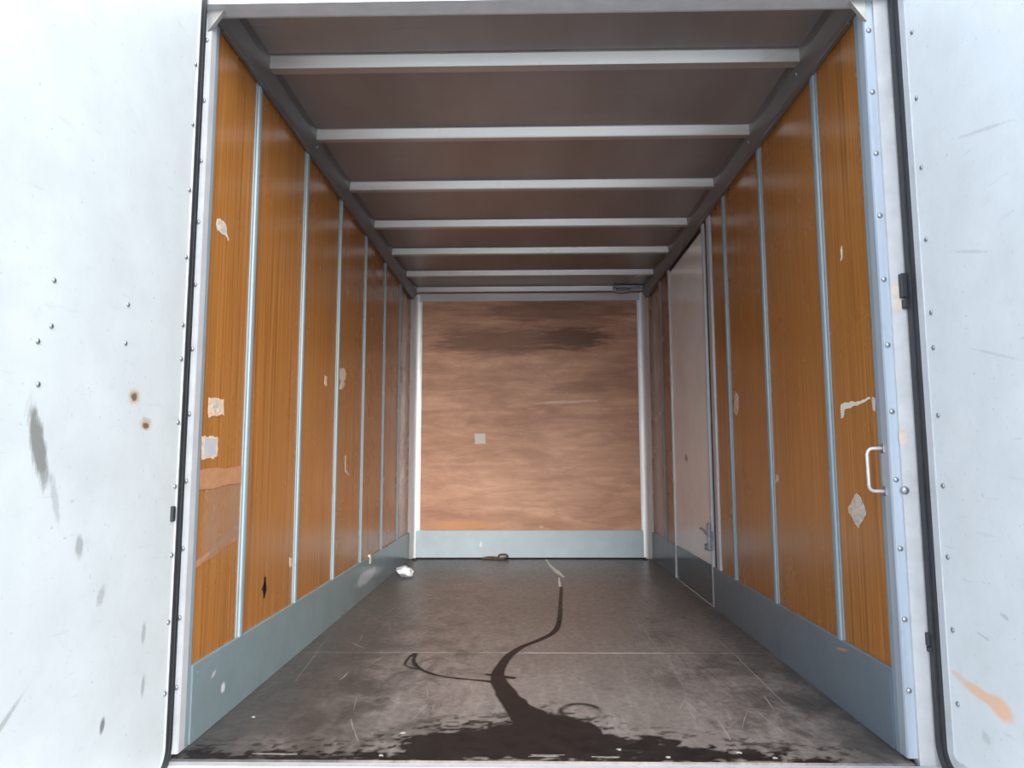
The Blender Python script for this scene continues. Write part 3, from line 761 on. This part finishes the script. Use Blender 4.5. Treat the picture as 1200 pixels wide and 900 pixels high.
tag(put('paper_note', *scrapg((-0.458, YB, 1.085), EX, EZ, (0, -1, 0), [(-0.052, 0.048), (0.048, 0.045), (0.052, -0.046), (-0.046, -0.05)], 0.0015, 0, 0.0003), CREAM), 'small square white paper note stuck on the back plywood wall', 'paper')

# ------------------------------------------------------------------ wet stain running down the floor
trail = [(0.209, 5.061, 0.010), (0.178, 4.551, 0.010), (0.15, 4.07, 0.012), (0.11, 3.772, 0.014), (0.027, 3.597, 0.015), (-0.057, 3.468, 0.016), (-0.114, 3.319, 0.019), (-0.144, 3.158, 0.022), (-0.156, 3.0, 0.028), (-0.119, 2.818, 0.039), (-0.067, 2.649, 0.050), (0.0, 2.507, 0.080), (0.08, 2.40, 0.13)]
branch = [(-0.17, 2.933, 0.012), (-0.286, 2.965, 0.008), (-0.396, 3.009, 0.008), (-0.482, 3.091, 0.008), (-0.533, 3.205, 0.007), (-0.548, 3.343, 0.009)]
branch2 = [(-0.482, 3.091, 0.006), (-0.560, 3.15, 0.004), (-0.567, 3.27, 0.005), (-0.555, 3.34, 0.006)]
nub = [(-0.205, 3.035, 0.008), (-0.15, 3.001, 0.018), (-0.09, 2.985, 0.010)]
poly = [(-1.05, 2.17), (-1.05, 2.212), (-0.74, 2.222), (-0.55, 2.243), (-0.43, 2.27), (-0.42, 2.36), (-0.34, 2.41), (-0.25, 2.45), (-0.15, 2.47), (-0.05, 2.52), (0.03, 2.57), (0.10, 2.545), (0.15, 2.50), (0.181, 2.46), (0.20, 2.41), (0.254, 2.375), (0.30, 2.32), (0.362, 2.355), (0.458, 2.325), (0.543, 2.30), (0.595, 2.225), (0.64, 2.262), (0.757, 2.216), (0.90, 2.192), (0.90, 2.17)]
CELL = 0.0075
xs = np.arange(-1.085, 1.0, CELL); ys = np.arange(2.185, 5.15, CELL)
GX, GY = np.meshgrid(xs, ys, indexing='ij')
def vnoise(x, y, sx, sy, seed):
    r = np.random.default_rng(seed); L = r.random((256, 256))
    u, v = x / sx + 100.3, y / sy + 70.7
    iu, iv = np.floor(u).astype(int), np.floor(v).astype(int); fu, fv = u - iu, v - iv
    fu = fu * fu * (3 - 2 * fu); fv = fv * fv * (3 - 2 * fv)
    q = lambda a, b: L[a % 256, b % 256]
    return (q(iu, iv) * (1 - fu) + q(iu + 1, iv) * fu) * (1 - fv) + (q(iu, iv + 1) * (1 - fu) + q(iu + 1, iv + 1) * fu) * fv - 0.5
def smooth_path(P, k=4):
    out = []
    for i in range(len(P) - 1):
        p0, p1, p2, p3 = (np.array(P[max(0, min(len(P) - 1, j))]) for j in (i - 1, i, i + 1, i + 2))
        for s_ in range(k):
            u = s_ / k
            out.append(0.5 * (2 * p1 + (p2 - p0) * u + (2 * p0 - 5 * p1 + 4 * p2 - p3) * u * u + (3 * p1 - p0 - 3 * p2 + p3) * u ** 3))
    out.append(np.array(P[-1])); return out
D = np.full(GX.shape, -9.0)            # > 0 inside the wet area, in metres
soft = np.full(GX.shape, 0.006)
for P in (trail, branch, branch2, nub):
    P = smooth_path(P)
    for a, b in zip(P[:-1], P[1:]):
        d = b - a; L2 = d[0] ** 2 + d[1] ** 2
        tt = np.clip(((GX - a[0]) * d[0] + (GY - a[1]) * d[1]) / L2, 0, 1)
        dd = (a[2] + d[2] * tt) - np.hypot(GX - a[0] - d[0] * tt, GY - a[1] - d[1] * tt)
        D = np.maximum(D, dd)
D = D + 0.012 * vnoise(GX, GY, 0.05, 0.05, 1) * np.clip((3.3 - GY) / 0.6, 0.15, 1)
PD = np.full(GX.shape, 9.0); inside = np.zeros(GX.shape, bool)
for a, b in zip(poly, poly[1:] + poly[:1]):
    d = (b[0] - a[0], b[1] - a[1]); L2 = d[0] ** 2 + d[1] ** 2
    tt = np.clip(((GX - a[0]) * d[0] + (GY - a[1]) * d[1]) / L2, 0, 1)
    PD = np.minimum(PD, np.hypot(GX - a[0] - d[0] * tt, GY - a[1] - d[1] * tt))
    c_ = (a[1] > GY) != (b[1] > GY)
    with np.errstate(divide='ignore', invalid='ignore'):
        xi_ = (b[0] - a[0]) * (GY - a[1]) / (b[1] - a[1]) + a[0]
    inside ^= c_ & (GX < xi_)
PD = np.where(inside, PD, -PD)
rag = 0.07 * vnoise(GX, GY, 0.11, 0.06, 2) + 0.075 * vnoise(GX, GY, 0.04, 0.022, 3) + 0.05 * vnoise(GX, GY, 0.017, 0.012, 4)
PDn = PD + rag
wet = np.clip(D / 0.008 + 0.5, 0, 1)
wetp = np.clip(PDn / 0.03 + 0.4, 0, 1)
patch = 0.55 + 1.1 * vnoise(GX, GY, 0.16, 0.05, 6) + 0.7 * vnoise(GX, GY, 0.05, 0.02, 7)
wetp = wetp * np.clip(0.80 + 0.5 * patch, 0.45, 0.97) * np.where(PD > 0.0, 1, 0.85)
# speckled splash ring round the wet edge
halo = np.clip(1 + PD / 0.16, 0, 1) * np.clip((vnoise(GX, GY, 0.030, 0.018, 8) + 0.6 * vnoise(GX, GY, 0.012, 0.009, 9) - 0.17) / 0.12, 0, 1) * 0.75
halo = np.where(GY < 2.75, halo, 0)
ringd = np.abs(np.hypot((GX - 0.155), (GY - 2.60) * 0.9) - 0.07); ringw = np.clip(1 - ringd / 0.016, 0, 1) * np.clip(0.6 + 1.2 * vnoise(GX, GY, 0.05, 0.05, 12), 0, 0.8)
A = np.maximum.reduce([wet * 0.95, wetp, halo, ringw])
A[:, -1] = 0
keep = (np.maximum.reduce([A[:-1, :-1], A[1:, :-1], A[1:, 1:], A[:-1, 1:]]) > 0.03)
idx = np.full(A.shape, -1); ii, jj = np.nonzero(keep)
used = np.zeros(A.shape, bool)
for di, dj in ((0, 0), (1, 0), (1, 1), (0, 1)): used[ii + di, jj + dj] = True
idx[used] = np.arange(used.sum())
sv = np.stack([GX[used], GY[used], np.full(used.sum(), 0.0008)], 1)
sf = np.stack([idx[ii, jj], idx[ii + 1, jj], idx[ii + 1, jj + 1], idx[ii, jj + 1]], 1)
me = bpy.data.meshes.new('floor_stain'); org = Vector((0, 2.6, 0.0008))
me.from_pydata((sv - np.array(org)).tolist(), [], sf.tolist())
at = me.attributes.new('wet', 'FLOAT', 'POINT'); at.data.foreach_set('value', A[used].astype(np.float32))
me.materials.append(STAIN)
st = tag(link('floor_stain', me, org), 'dark wet stain trickling down the floor and pooling along the sill', 'stain')
# the upper end of the trickle has dried to a pale line
dry = [(0.139, 6.44, 0.010), (0.155, 6.2, 0.008), (0.171, 6.019, 0.015), (0.20, 5.80, 0.020), (0.235, 5.55, 0.014), (0.250, 5.47, 0.005)]
dry2 = [(0.212, 5.46, 0.004), (0.204, 5.30, 0.007), (0.200, 5.07, 0.008)]
gs = []
for P in (dry, dry2):
    P = smooth_path(P, 5); vs = []; fs = []
    for i, p in enumerate(P):
        a = P[max(0, i - 1)]; b = P[min(len(P) - 1, i + 1)]
        d = Vector((b[0] - a[0], b[1] - a[1], 0)).normalized(); s_ = Vector((-d.y, d.x, 0)); ww = p[2] * (0.8 + 0.4 * random.random())
        c = Vector((p[0], p[1], 0.0016)); vs += [c - s_ * ww, c + s_ * ww]
        if i: fs.append([2 * i - 2, 2 * i - 1, 2 * i + 1, 2 * i])
    gs.append((vs, fs))
put('dried_tip', *join(*gs), simple('pale_dried_line', (0.80, 0.78, 0.74), 0.8), st, label='pale dried end of the trickle')

# pale chips of debris near the sill
chips = [(-0.982, 2.526, 'small pale chip lying nearest the left wall', 0.010), (-0.439, 2.392, 'pale chip at the left tip of the wet stain', 0.013),
         (-0.475, 2.216, 'pale chip near the sill left of the floor centre', 0.012), (0.247, 2.268, 'pale round chip in the middle of the wet stain', 0.010),
         (0.604, 2.250, 'pale chip at the right end of the wet stain', 0.014), (0.386, 2.214, 'small pale chip close to the sill right of centre', 0.009),
         (0.70, 2.214, 'pale chip closest to the right end of the sill', 0.012)]
for k, (x, y, lab, r_) in enumerate(chips):
    tag(put('debris_chip', *scrapg((x, y, 0.0012), EX, EY, EZ, ragged(r_ * 1.7, r_ * 1.1, 8, 0.6, 20 + k), 0.002, 0.002), CHIP), lab, 'chip', 'pale debris chips on the floor near the sill')
for x, y, w_, h_, lab, k in ((0.02, 2.222, 0.12, 0.022, 'grey smear of dried dirt on the wet stain at mid sill', 1), (0.20, 2.214, 0.09, 0.012, 'narrow grey smear right of the larger one at mid sill', 2), (-0.80, 2.222, 0.16, 0.012, 'long thin pale sliver by the left end of the sill', 3)):
    tag(put('dirt_smear', *scrapg((x, y, 0.0012), EX, EY, EZ, ragged(w_, h_, 20, 0.6, 50 + k), 0.0010), PALE), lab, 'smear')
